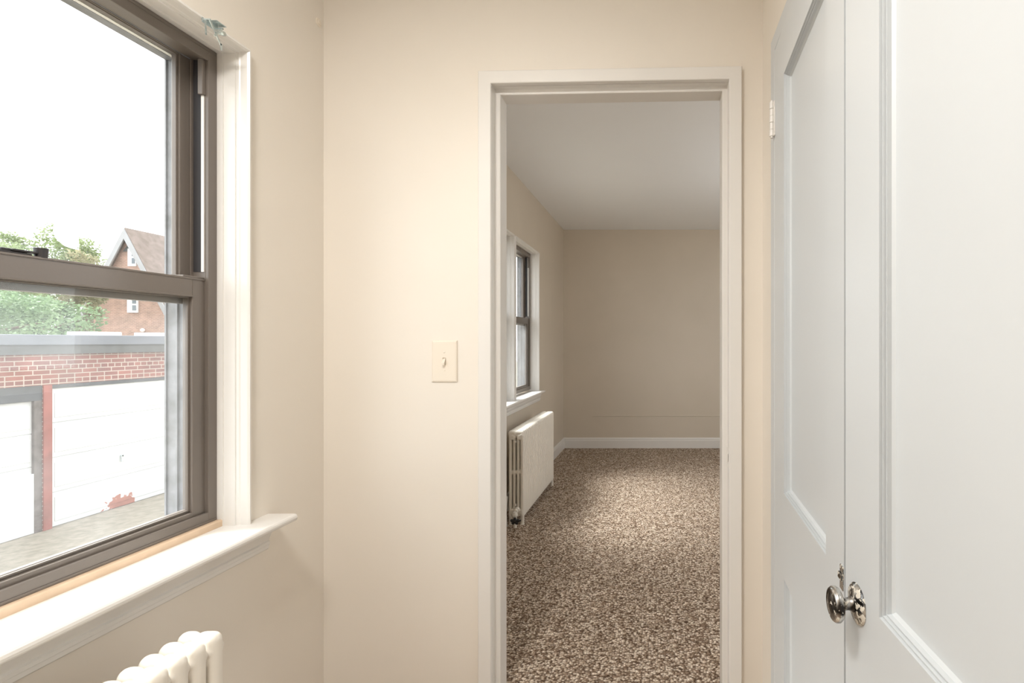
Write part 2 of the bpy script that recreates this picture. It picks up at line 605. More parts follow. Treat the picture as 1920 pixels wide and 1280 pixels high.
# taped seam that stands slightly proud of the plaster
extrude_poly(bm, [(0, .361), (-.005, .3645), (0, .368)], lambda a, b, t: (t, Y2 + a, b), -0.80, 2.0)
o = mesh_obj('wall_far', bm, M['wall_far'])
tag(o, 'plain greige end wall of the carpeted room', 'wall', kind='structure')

bm = bmesh.new()
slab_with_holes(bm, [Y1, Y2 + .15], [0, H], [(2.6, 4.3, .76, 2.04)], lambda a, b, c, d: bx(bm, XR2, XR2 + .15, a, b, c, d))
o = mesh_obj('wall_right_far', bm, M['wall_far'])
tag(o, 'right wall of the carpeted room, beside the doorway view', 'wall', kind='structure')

# closet wall with the opening of the two leaves
CY0, CY1, CZ = 0.215, 1.452, 2.055
bm = bmesh.new()
slab_with_holes(bm, [YB, Y1], [0, H], [(CY0, CY1, 0, CZ)], lambda a, b, c, d: bx(bm, XR, XR + .10, a, b, c, d))
o = mesh_obj('wall_right', bm, M['wall'])
tag(o, 'cream wall strip between doorway and white closet doors', 'wall', kind='structure')
bm = bmesh.new()
bx(bm, 0.95, 1.05, YB, Y1, 0, H)
bx(bm, XR + .10, 0.95, YB - .15, YB, 0, H)
o = mesh_obj('wall_closet', bm, M['wall'])
tag(o, 'back wall inside the closet', 'wall', kind='structure')
bm = bmesh.new()
bx(bm, XLO, XR + .10, YB - .15, YB, 0, H)
o = mesh_obj('wall_back', bm, M['wall'])
tag(o, 'cream wall behind the camera', 'wall', kind='structure')

bm = bmesh.new()
bx(bm, XLO, XR2 + .15, YB - .15, Y2 + .15, -.12, 0)
o = mesh_obj('floor', bm, M['carpet'])
tag(o, 'brown and beige flecked loop pile carpet', 'carpet', kind='structure')
bm = bmesh.new()
bx(bm, XLO, XR2 + .15, YB - .15, Y2 + .15, H, H + .15)
o = mesh_obj('ceiling', bm, M['ceiling'])
tag(o, 'plain white ceiling of both rooms', 'ceiling', kind='structure')

# baseboards of the far room
def baseboard(name, path, put, label):
    bm = bmesh.new()
    prof = [(0, 0.0), (.014, 0.0), (.014, .088), (.011, .096), (.012, .100), (.012, .106), (.007, .116), (0, .119)]
    sweep(bm, path, prof, put)
    o = mesh_obj(name, bm, M['trim'])
    tag(o, label, 'baseboard', kind='structure')
put_floor = lambda u, v, d: (u, v, d)
baseboard('baseboard_far', [(XR2, Y2), (XL + .0, Y2)], put_floor, 'white moulded baseboard along the far end wall')
baseboard('baseboard_left', [(XL, Y2 - .014), (XL, Y1B)], put_floor, 'white moulded baseboard along the far window wall')

# ------------------------------------------------------------------ doorway casing (a little out of level)
SK = 0.018
def lev(x, y, z):
    return (x, y, z + (x + 0.17) * SK * max(0.0, min(1.0, (z - 1.2) / 0.8)))
td = thing('trim_1', 'cream painted casing and jamb around the open doorway', 'door frame', (-.17, Y1, 0), kind='structure')
bm = bmesh.new()
path = [(DX0, 0.0), (DX0, DZ), (DX1, DZ), (DX1, 0.0)]
prof = [(0, 0), (0, -.018), (.002, -.020), (.040, -.020), (.042, -.018), (.042, 0)]
sweep(bm, path, prof, lambda u, v, d: lev(u, Y1 + d, v))
mesh_obj('casing', bm, M['trim'], td)
bm = bmesh.new()   # jamb lining with a door rebate
IX0, IX1, IZ = -.543, .204, 2.057
prof = [(.012, .002), (0.0, .002), (0.0, .024), (-.0155, .024), (-.0175, .026), (-.0175, .0925), (-.015, .097), (.012, .097)]
sweep(bm, path, prof, lambda u, v, d: lev(u, Y1 + d, v))
mesh_obj('jamb', bm, M['trim'], td)
bm = bmesh.new()   # painted-over strike lip on the right jamb
bx(bm, DX1 - .0015, DX1 + .001, Y1 + .004, Y1 + .018, .80, .87, .0006)
bx(bm, DX1 - .004, DX1 - .001, Y1 - .001, Y1 + .003, .822, .848, .0008)
mesh_obj('strike_plate', bm, M['trim'], td)

# ------------------------------------------------------------------ windows
def stool_and_apron(par, ya, yb, ztop, xfront, za, xap=-1.092, th=.020, back=-1.185):
    # stool: rounded nose board
    bm = bmesh.new()
    pts = [(back, ztop - th), (xfront - .008, ztop - th)]
    for k in range(7):
        a = -PI / 2 + PI * k / 6
        pts.append((xfront - .008 + .008 * math.cos(a), ztop - th / 2 + th / 2 * math.sin(a)))
    pts.append((back, ztop))
    # horns run past the opening only in front of the wall
    def board(y0, y1, xb):
        q = [(max(x, xb), z) for x, z in pts]
        extrude_poly(bm, q, lambda a, b, t: (a, t, b), y0, y1)
    board(ya, ya + .08, XL)
    board(ya + .08, yb - .08, back)
    board(yb - .08, yb, XL)
    mesh_obj('stool', bm, M['trim'], par)
    # moulded apron
    bm = bmesh.new()
    h = ztop - th - za
    t = xap - XL
    prof = [(0, ztop - th), (t, ztop - th), (t, ztop - th - .18 * h), (t * .84, ztop - th - .25 * h), (t * .84, ztop - th - .36 * h),
            (t * .62, ztop - th - .56 * h), (t * .52, ztop - th - .66 * h), (t * .66, ztop - th - .70 * h), (t * .66, ztop - th - .80 * h),
            (t * .55, ztop - th - .83 * h), (t * .55, ztop - th - .95 * h), (t * .40, za), (0, za)]
    extrude_poly(bm, prof, lambda a, b, tt: (XL + a, tt, b), ya + .016, yb - .016)
    mesh_obj('apron', bm, M['trim'], par)

CPROF = [(0, -.066), (0, -.045), (.003, -.045), (.003, -.015), (.006, -.014), (.006, -.007), (.008, -.004), (.0085, .013),
         (.0115, .018), (.0150, .018), (.020, .013), (.020, 0.0)]
def window_casing(par, y0, y1, z0, z1):
    bm = bmesh.new()
    path = [(y0, z0), (y0, z1), (y1, z1), (y1, z0)]
    sweep(bm, path, CPROF, lambda u, v, d: (XL + d, u, v))
    mesh_obj('casing', bm, M['trim'], par)

def rect_frame(bm, y0, y1, z0, z1, wl, wr, wt, wb_, xa, xb, bev=.0015):
    """four bars: xa the room side, xb the outer side"""
    bx(bm, xb, xa, y0, y0 + wl, z0, z1, bev)
    bx(bm, xb, xa, y1 - wr, y1, z0, z1, bev)
    bx(bm, xb, xa, y0 + wl, y1 - wr, z1 - wt, z1, bev)
    bx(bm, xb, xa, y0 + wl, y1 - wr, z0, z0 + wb_, bev)

def sash_window(par, y0, y1, z0, z1, zrail, lower_glass, lock_y=None):
    xf = -1.180
    jw = .0254
    # master frame
    bm = bmesh.new()
    rect_frame(bm, y0, y1, z0, z1, jw, jw, .034, .030, xf, xf - .008, .001)     # face flange
    rect_frame(bm, y0, y1, z0, z1, jw, jw, .032, .024, xf - .008, -1.222, .0005)  # inner channel walls
    # ribs of the jamb and head
    for s in (0, 1):
        yy = y0 + jw if s == 0 else y1 - jw
        sg = 1 if s == 0 else -1
        bx(bm, -1.2235, -1.2195, *sorted((yy, yy + sg * .006)), z0 + .02, z1 - .03)
    bx(bm, xf - .0045, xf + .0015, y0 + .003, y1 - .003, z1 - .010, z1 - .004)
    bx(bm, xf - .004, xf + .002, y0 + .003, y1 - .003, z0 + .003, z0 + .009)
    mesh_obj('frame', bm, M['bronze'], par)
    # outer storm track, weathered
    bm = bmesh.new()
    rect_frame(bm, y0, y1, z0, z1, jw, jw, .033, .022, -1.222, -1.291, .001)
    for s in (0, 1):
        yy = y0 + jw if s == 0 else y1 - jw
        sg = 1 if s == 0 else -1
        bx(bm, -1.262, -1.257, *sorted((yy, yy + sg * .005)), z0 + .02, z1 - .03)
        bx(bm, -1.291, -1.287, *sorted((yy, yy + sg * .004)), z0 + .02, z1 - .03)
    bx(bm, -1.262, -1.257, y0 + jw, y1 - jw, z1 - .0375, z1 - .032)
    mesh_obj('storm_frame', bm, M['storm'], par)
    # white weatherstrips in the upper jamb channels and across the head
    bm = bmesh.new()
    for s in (0, 1):
        yy = y0 + jw if s == 0 else y1 - jw
        sg = 1 if s == 0 else -1
        bx(bm, -1.1975, -1.1905, *sorted((yy - sg * .001, yy + sg * .0022)), zrail + .02, z1 - .11)
    bx(bm, -1.258, -1.2465, y0 + jw, y1 - jw, z1 - .0365, z1 - .030)
    mesh_obj('weatherstrip', bm, M['vinyl'], par)
    # dark balance cover at the head of the right jamb
    bm = bmesh.new()
    yy = y1 - jw
    bx(bm, -1.200, -1.187, yy - .010, yy + .001, z1 - .125, z1 - .033, .0015)
    mesh_obj('balance_cover', bm, M['bronze'], par)
    bm = bmesh.new()
    bx(bm, -1.2185, -1.1985, yy - .0012, yy + .001, zrail + .02, z1 - .033)
    bx(bm, -1.2185, -1.1985, y0 + jw - .001, y0 + jw + .0012, zrail + .02, z1 - .033)
    mesh_obj('jamb_channel', bm, M['bronze_dark'], par)
    # upper sash, outer track
    ys0, ys1 = y0 + jw - .003, y1 - jw + .003
    us = thing_part('upper_sash', par)
    bm = bmesh.new()
    sw = .0355
    rect_frame(bm, ys0, ys1, zrail - .064, z1 - .018, sw, sw, .017, .034, -1.2245, -1.246, .0015)
    rect_frame(bm, ys0 + sw - .002, ys1 - sw + .002, zrail - .032, z1 - .032, .007, .007, .005, .007, -1.229, -1.240, .0008)
    mesh_obj('sash_frame', bm, M['bronze'], us)
    bm = bmesh.new()
    bx(bm, -1.2375, -1.2345, ys0 + sw - .004, ys1 - sw + .004, zrail - .036, z1 - .033)
    mesh_obj('pane', bm, M['glass'], us)
    # lower sash, room side
    ls = thing_part('lower_sash', par)
    bm = bmesh.new()
    zl0 = z0 + .028
    sw = .0375
    bx(bm, -1.2155, -1.190, ys0, ys0 + sw, zl0, zrail - .001, .0015)
    bx(bm, -1.2155, -1.190, ys1 - sw, ys1, zl0, zrail - .001, .0015)
    # top rail with a small lip below
    bx(bm, -1.2155, -1.1895, ys0 + sw, ys1 - sw, zrail - .047, zrail, .0015)
    bx(bm, -1.2155, -1.1880, ys0 + .001, ys1 - .001, zrail - .0035, zrail + .001, .0008)
    bx(bm, -1.2100, -1.1875, ys0 + sw, ys1 - sw, zrail - .0480, zrail - .0445, .001)
    # bottom rail: low face, flat ledge, raised bead
    bx(bm, -1.2155, -1.1885, ys0 + sw, ys1 - sw, zl0 - .002, zl0 + .013, .001)
    bx(bm, -1.2155, -1.2035, ys0 + sw, ys1 - sw, zl0 + .010, zl0 + .021, .0012)
    bx(bm, -1.2000, -1.1985, ys0 + sw, ys1 - sw, zl0 + .012, zl0 + .0155, .0005)
    # glazing bead
    rect_frame(bm, ys0 + sw - .001, ys1 - sw + .001, zl0 + .016, zrail - .045, .006, .006, .006, .004, -1.197, -1.2035, .0008)
    mesh_obj('sash_frame', bm, M['bronze'], ls)
    bm = bmesh.new()
    bx(bm, -1.2085, -1.2045, ys0 + sw - .004, ys1 - sw + .004, zl0 + .015, zrail - .043)
    mesh_obj('pane', bm, lower_glass, ls)
    # tilt latches on the rail ends
    for s in (0, 1):
        bm = bmesh.new()
        e = ys0 if s == 0 else ys1
        sg = 1 if s == 0 else -1
        bx(bm, -1.2135, -1.1915, *sorted((e + sg * .001, e + sg * .060)), zrail + .001, zrail + .0055, .0012)
        bx(bm, -1.2075, -1.1975, *sorted((e + sg * .058, e + sg * .085)), zrail + .001, zrail + .0030, .0006)
        mesh_obj('tilt_latch', bm, M['bronze'], ls)
    if lock_y is not None:
        bm = bmesh.new()
        bx(bm, -1.2130, -1.1915, lock_y - .050, lock_y + .008, zrail + .001, zrail + .0045, .001)
        bx(bm, -1.2100, -1.1950, lock_y - .035, lock_y + .004, zrail + .0040, zrail + .0105, .002)
        bx(bm, -1.2040, -1.1900, lock_y - .022, lock_y + .020, zrail + .0060, zrail + .0100, .0012)
        cyl(bm, (-1.195, lock_y + .024, zrail + .0005), (-1.195, lock_y + .024, zrail + .0185), .0088, .0100, 20)
        mesh_obj('sash_lock', bm, M['bronze_dark'], ls, smooth=True, auto=35)

def thing_part(name, parent):
    o = bpy.data.objects.new(name, None)
    o.empty_display_size = 0.05
    COL.objects.link(o)
    o.parent = parent
    w = Vector((0, 0, 0)); p = parent
    while p is not None:
        w += p.location; p = p.parent
    o.location = -w
    return o

w1 = thing('window_1', 'large near window with dark bronze double hung sashes and white casing', 'window', (XL, .9, .73), kind='structure')
window_casing(w1, NW['y0'], NW['y1'], NW['z0'] - .016, NW['z1'])
sash_window(w1, NW['y0'], NW['y1'], NW['z0'], NW['z1'], 1.381, M['glass_dusty'], lock_y=0.952)
stool_and_apron(w1, 0.36, 1.443, .730, -1.036, .636)
bm = bmesh.new()
bx(bm, -1.184, -1.166, NW['y0'] - .004, NW['y1'] + .003, .727, .7475, .003)
mesh_obj('sill_stop', bm, M['stop'], w1)

w2 = thing('window_2', 'right sash window of the pair in the far room', 'window', (XL, 4.2, .77), kind='structure')
window_casing(w2, FW2['y0'], FW2['y1'], FW2['z0'] - .016, FW2['z1'])
sash_window(w2, FW2['y0'], FW2['y1'], FW2['z0'], FW2['z1'], 1.425, M['glass_dusty'], lock_y=4.12)
stool_and_apron(w2, 3.02, 4.640, .775, -1.062, .682)
w3 = thing('window_3', 'left sash window of the pair in the far room, mostly hidden by the door frame', 'window', (XL, 3.4, .77), kind='structure')
window_casing(w3, FW1['y0'], FW1['y1'], FW1['z0'] - .016, FW1['z1'])
sash_window(w3, FW1['y0'], FW1['y1'], FW1['z0'], FW1['z1'], 1.425, M['glass_dusty'], lock_y=3.42)
bm = bmesh.new()
bx(bm, -1.285, -1.103, FW1['y1'] + .008, FW2['y0'] - .008, .774, FW1['z1'] + .005, .003)
bx(bm, -1.284, -1.110, FW1['y1'] + .010, FW2['y0'] - .010, FW1['z1'], FW1['z1'] + .012)
mesh_obj('mullion', bm, M['trim'], w3)

# unseen window added to light the far room: plain white frame with a pane
w4 = thing('added_window', 'unseen white framed window added in the right wall to light the far room', 'window', (XR2, 3.45, .76), kind='structure')
bm = bmesh.new()
for (a, b, c, d) in ((2.6, 2.66, .76, 2.04), (4.24, 4.3, .76, 2.04), (2.66, 4.24, 1.98, 2.04), (2.66, 4.24, .76, .82), (3.42, 3.48, .82, 1.98)):
    bx(bm, XR2 + .04, XR2 + .10, a, b, c, d, .004)
mesh_obj('window_frame', bm, M['trim'], w4)
bm = bmesh.new()
bx(bm, XR2 + .068, XR2 + .072, 2.65, 4.25, .81, 1.99)
mesh_obj('pane', bm, M['glass'], w4)

# zinc curtain rod bracket on the head casing of the near window
cb = thing('curtain_bracket', 'small zinc curtain rod bracket screwed to the window head casing', 'bracket', (-1.10, 1.24, 1.96))
bm = bmesh.new()
X0 = -1.1015
def strap(p, q, w, x0, x1):
    p = Vector(p); q = Vector(q); t = (q - p).normalized(); nn = Vector((-t.y, t.x)) * w / 2
    extrude_poly(bm, [tuple(p + nn), tuple(q + nn), tuple(q - nn), tuple(p - nn)], lambda a, b, tt: (tt, a, b), x0, x1)
bx(bm, X0, X0 + .0015, 1.214, 1.258, 1.986, 1.998, .0004)                  # back strap on the casing
bx(bm, X0, X0 + .026, 1.226, 1.254, 1.9965, 1.9980, .0004)                 # top shelf
strap((1.214, 1.992), (1.246, 1.948), .0045, X0 + .018, X0 + .0195)        # crossing arms
strap((1.248, 1.990), (1.224, 1.958), .0040, X0 + .021, X0 + .0225)
strap((1.214, 1.992), (1.216, 1.956), .0035, X0 + .008, X0 + .0095)
strap((1.246, 1.952), (1.247, 1.936), .0050, X0 + .018, X0 + .0195)
bx(bm, X0, X0 + .021, 1.213, 1.216, 1.990, 1.9935, .0004)
bx(bm, X0, X0 + .0225, 1.2455, 1.249, 1.9875, 1.991, .0004)
mesh_obj('arm', bm, M['zinc'], cb)
bm = bmesh.new()
cyl(bm, (X0 + .001, 1.262, 1.986), (X0 + .010, 1.262, 1.986), .0030, .0030, 14)
cyl(bm, (X0 + .008, 1.262, 1.986), (X0 + .014, 1.262, 1.986), .0055, .0055, 6)
mesh_obj('screw', bm, M['zinc'], cb)

# painted round cap high on the window wall
bm = bmesh.new()
lathe(bm, [(0, 0), (0, .0135), (.002, .0135), (.003, .012), (.003, .007), (.0055, .0055), (.0062, 0)], (XL - .0005, 1.655, 2.262), (1, 0, 0), 28)
o = mesh_obj('wall_cap', bm, M['plate'], smooth=True, auto=30)
tag(o, 'small round painted over cap high on the wall beside the corner', 'cap')

# ------------------------------------------------------------------ light switch
sx0, sx1, sz0, sz1 = -.7595, -.6755, 1.0855, 1.2235
ls = thing('light_switch', 'ivory toggle light switch plate beside the doorway', 'light switch', ((sx0 + sx1) / 2, Y1, (sz0 + sz1) / 2))
bm = bmesh.new()
def put_sw(u, v, d): return (u, Y1 - d, v)
cx, cz = (sx0 + sx1) / 2, (sz0 + sz1) / 2
rings = []
for ins, d in ((0, 0), (0, .0025), (.0015, .0045), (.005, .0058), (.009, .006)):
    rings.append([bm.verts.new(put_sw(*p, d)) for p in ((sx0 + ins, sz0 + ins), (sx1 - ins, sz0 + ins), (sx1 - ins, sz1 - ins), (sx0 + ins, sz1 - ins))])
rings.append([bm.verts.new(put_sw(cx + a, cz + b, .006)) for a, b in ((-.0055, -.0125), (.0055, -.0125), (.0055, .0125), (-.0055, .0125))])
rings.append([bm.verts.new(put_sw(cx + a, cz + b, .002)) for a, b in ((-.0055, -.0125), (.0055, -.0125), (.0055, .0125), (-.0055, .0125))])
for a, b in zip(rings, rings[1:]):
    for k in range(4):
        bm.faces.new((a[k], a[(k + 1) % 4], b[(k + 1) % 4], b[k]))
bm.faces.new(rings[0]); bm.faces.new(rings[-1])
mesh_obj('plate', bm, M['plate'], ls)
bm = bmesh.new()
extrude_poly(bm, [(.001, cz + .010), (.0065, cz + .008), (.0175, cz - .006), (.0175, cz - .012), (.012, cz - .0125), (.001, cz - .011)],
             lambda a, b, t: (t, Y1 - a, b), cx - .0042, cx + .0042)
mesh_obj('toggle', bm, M['plate'], ls)
for s in (-1, 1):
    bm = bmesh.new()
    lathe(bm, [(.0055, .0036), (.0066, .0034), (.0072, .002), (.0072, 0)], (cx, Y1, cz + s * .030), (0, -1, 0), 16)
    bx(bm, cx - .003, cx + .003, Y1 - .0074, Y1 - .0070, cz + s * .030 - .0004, cz + s * .030 + .0004)
    mesh_obj('screw', bm, M['plate'], ls)

# ------------------------------------------------------------------ closet doors
PPROF = [(0, 0), (.0006, -.0050), (.0022, -.0055), (.0028, -.0035), (.0042, -.0035), (.0048, -.0085), (.0062, -.0090),
         (.0068, -.0070), (.0082, -.0070), (.0088, -.0135), (.0105, -.0150), (.0135, -.0175)]
def panel_leaf(W, Ht, stile_a, stile_b, rows, th, mat, name, parent, put):
    """front face at d=0, panels recessed; put(u, v, d): u along the width, d out of the face"""
    bm = bmesh.new()
    us = [0, stile_a, W - stile_b, W]
    vs = [0]
    for a, b in rows: vs += [a, b]
    vs += [Ht]
    grid = {}
    def V(u, v, d):
        k = (round(u, 6), round(v, 6), round(d, 6))
        if k not in grid: grid[k] = bm.verts.new(put(u, v, d))
        return grid[k]
    for i in range(3):
        for j in range(len(vs) - 1):
            if i == 1 and j % 2 == 1:
                u0, u1, v0, v1 = us[1], us[2], vs[j], vs[j + 1]
                prev = None
                for ins, d in PPROF:
                    ring = [V(u0 + ins, v0 + ins, d), V(u1 - ins, v0 + ins, d), V(u1 - ins, v1 - ins, d), V(u0 + ins, v1 - ins, d)]
                    if prev:
                        for k in range(4):
                            bm.faces.new((prev[k], prev[(k + 1) % 4], ring[(k + 1) % 4], ring[k]))
                    prev = ring
                bm.faces.new(prev)
            else:
                bm.faces.new((V(us[i], vs[j], 0), V(us[i + 1], vs[j], 0), V(us[i + 1], vs[j + 1], 0), V(us[i], vs[j + 1], 0)))
    # edges and back
    bnd = [e for e in bm.edges if len(e.link_faces) == 1]
    r = bmesh.ops.extrude_edge_only(bm, edges=bnd)
    nv = [g for g in r['geom'] if isinstance(g, bmesh.types.BMVert)]
    off = Vector(put(0, 0, -th)) - Vector(put(0, 0, 0))
    for v in nv: v.co += off
    bb = [e for e in bm.edges if len(e.link_faces) == 1]
    bmesh.ops.contextual_create(bm, geom=bb)
    # soften the outer arrises
    return mesh_obj(name, bm, mat, parent)

XC = 0.324                     # casing face
# leaf 1: hinge at (XC, 1.450), runs towards the camera and slightly into the room
SL1 = 0.036
L1 = 0.612
yh1 = 1.449
n1 = math.sqrt(1 + SL1 * SL1)
du1 = Vector((-SL1 / n1, -1 / n1, 0)); dn1 = Vector((-1 / n1, SL1 / n1, 0))
Z0D = 0.012
def put1(u, v, d): return Vector((XC + .0, yh1, Z0D)) + du1 * u + Vector((0, 0, v)) + dn1 * d
d1 = thing('door_1', 'white two panel closet door hinged beside the doorway', 'door', (XC, yh1, 0), kind='structure')
lf = panel_leaf(L1, 2.036, .128, .104, [(.235, .590), (.812, 1.906)], .034, M['door'], 'leaf', d1, put1)
# leaf 2: its meeting edge beside leaf 1, hinge out of view towards the camera
SL2 = 0.042
p2 = put1(L1 + .0078, 0, 0)
n2 = math.sqrt(1 + SL2 * SL2)
du2 = Vector((SL2 / n2, -1 / n2, 0)); dn2 = Vector((-1 / n2, -SL2 / n2, 0))
def put2(u, v, d): return Vector((p2.x, p2.y, Z0D)) + du2 * u + Vector((0, 0, v)) + dn2 * d
d2 = thing('door_2', 'white two panel closet door with the chrome knob', 'door', (p2.x, p2.y, 0), kind='structure')
L2 = 0.612
panel_leaf(L2, 2.036, .1165, .116, [(.235, .590), (.820, 1.906)], .034, M['door'], 'leaf', d2, put2)

# knob: lathe on the leaf's normal
kc = put2(.0455, .8145 - Z0D, 0)
kp = thing_part('knob', d2)
bm = bmesh.new()
lathe(bm, [(-.0005, 0), (-.0005, .0305), (.001, .0308), (.0035, .0285), (.0045, .0230), (.0062, .0205), (.0075, .0130), (.0085, .0110)], kc, dn2, 48)
rose = mesh_obj('rosette', bm, M['rose'], kp, smooth=True, auto=40)
bm = bmesh.new()
lathe(bm, [(.0075, .0118), (.0095, .0122), (.012, .0098), (.016, .0088), (.022, .0092), (.0245, .0112), (.0265, .0175), (.0285, .0232),
           (.0325, .0262), (.0370, .0262), (.0405, .0238), (.0418, .0205), (.0410, .0190), (.0418, .0165), (.0432, .0100), (.0436, 0)], kc, dn2, 48)
mesh_obj('grip', bm, M['knob'], kp, smooth=True, auto=50)

# worn bolt at the edge of leaf 1 beside the knob
bm = bmesh.new()
def lbox(put, u0, u1, v0, v1, da, db, bev):
    bmt = bmesh.new()
    bx(bmt, u0, u1, v0, v1, da, db, bev)
    for v in bmt.verts:
        v.co = put(v.co.x, v.co.y, v.co.z)
    me = bpy.data.meshes.new('t'); bmt.to_mesh(me); bmt.free()
    bm.from_mesh(me); bpy.data.meshes.remove(me)
zl = .8145 - Z0D - .012
lbox(put1, L1 - .0165, L1 - .001, zl + .004, zl + .044, -.001, .0022, .0008)
lbox(put1, L1 - .0195, L1 + .000, zl + .020, zl + .031, .001, .0050, .0015)
mesh_obj('latch', bm, M['rose'], d1)

# casing of the closet opening
tc_ = thing('trim_2', 'white flat casing around the closet doors', 'door frame', (XR, .83, 0), kind='structure')
bm = bmesh.new()
sweep(bm, [(CY0, 0.0), (CY0, CZ), (CY1, CZ), (CY1, 0.0)],
      [(0, .05), (0, -.010), (.0025, -.012), (.046, -.012), (.049, -.009), (.049, 0)],
      lambda u, v, d: (XR + d, u, v))
mesh_obj('casing', bm, M['door'], tc_)
# painted butt hinges of leaf 1
def hinge(z0, z1):
    bm = bmesh.new()
    n = 5
    hh = (z1 - z0) / n
    for k in range(n):
        cyl(bm, (XC - .0075, yh1 + .001, z0 + k * hh + .0006), (XC - .0075, yh1 + .001, z0 + (k + 1) * hh - .0006), .0062 if k % 2 else .0070, None, 16)
    cyl(bm, (XC - .0075, yh1 + .001, z0 - .004), (XC - .0075, yh1 + .001, z1 + .004), .0042, None, 14)
    bx(bm, XC - .004, XC - .0005, yh1 - .012, yh1 + .0015, z0, z1, .0006)
    mesh_obj('hinge', bm, M['trim'], d1, smooth=True, auto=30)
hinge(1.806, 1.904)
hinge(.06, .150)

# ------------------------------------------------------------------ radiators
def section_mesh(slim):
    """one cast section: tubes joined at top, middle and bottom; x runs from the wall (0) to the front"""
    bm = bmesh.new()
    def ell(x, z0, z1, rx, ry):
        vs = cyl(bm, (x, 0, z0), (x, 0, z1), 1.0, None, 24)
        for v in vs:
            v.co.x = x + (v.co.x - x) * rx
            v.co.y *= ry
    def cap(xa, xb, z, ry, rz):
        vs = cyl(bm, (xa, 0, z), (xb, 0, z), 1.0, None, 24)
        for v in vs:
            v.co.y *= ry; v.co.z = z + (v.co.z - z) * rz
        for x in (xa, xb):
            r = bmesh.ops.create_uvsphere(bm, u_segments=24, v_segments=14, radius=1.0)
            for v in r['verts']:
                v.co = Vector((x + v.co.x * min(ry, rz) * .9, v.co.y * ry, z + v.co.z * rz))
    if slim:
        tubes = ((.012, .0105, .0140), (.037, .0085, .0135), (.0655, .0130, .0165))
        front = .0655
        lobes = ((.012, .022), (.046, .0640))
    else:
        tubes = ((.012, .0105, .0180), (.038, .0086, .0165), (.064, .0086, .0165), (.0915, .0130, .0170))
        front = .0915
        lobes = ((.012, .035), (.055, .0900))
    for k, (x, rx, ry) in enumerate(tubes):
        ell(x, .045, .598 if k in (0, len(tubes) - 1) else .588, rx, ry)
    cap(.012, front - .001, .588, .0155, .018)      # lower part of the head, runs through
    for xa, xb in lobes:
        cap(xa, xb, .600, .0165, .018)
    cap(.012, front, .338, .0145, .014)      # middle bridge
    cap(.012, front, .072, .0150, .026)      # foot header
    # hubs that join neighbouring sections
    for z in (.572, .078):
        for x in (.026, front - .012):
            cyl(bm, (x, -.0195, z), (x, .0195, z), .0155, None, 20)
    cyl(bm, (front - .002, -.0195, .583), (front - .002, .0195, .583), .0100, None, 16)
    me = bpy.data.meshes.new('section_src')
    bm.to_mesh(me); bm.free()
    o = bpy.data.objects.new('section_src', me)
    COL.objects.link(o)
    rm = o.modifiers.new('r', 'REMESH')
    rm.mode = 'VOXEL'
    rm.voxel_size = 0.0030
    sm = o.modifiers.new('s', 'SMOOTH')
    sm.iterations = 5
    sm.factor = 0.5
    bpy.context.view_layer.update()
    dg = bpy.context.evaluated_depsgraph_get()
    res = bpy.data.meshes.new_from_object(o.evaluated_get(dg))
    bpy.data.objects.remove(o)
    for p in res.polygons: p.use_smooth = True
    res.name = 'section'
    res.materials.clear()
    res.materials.append(M['rad'])
    return res

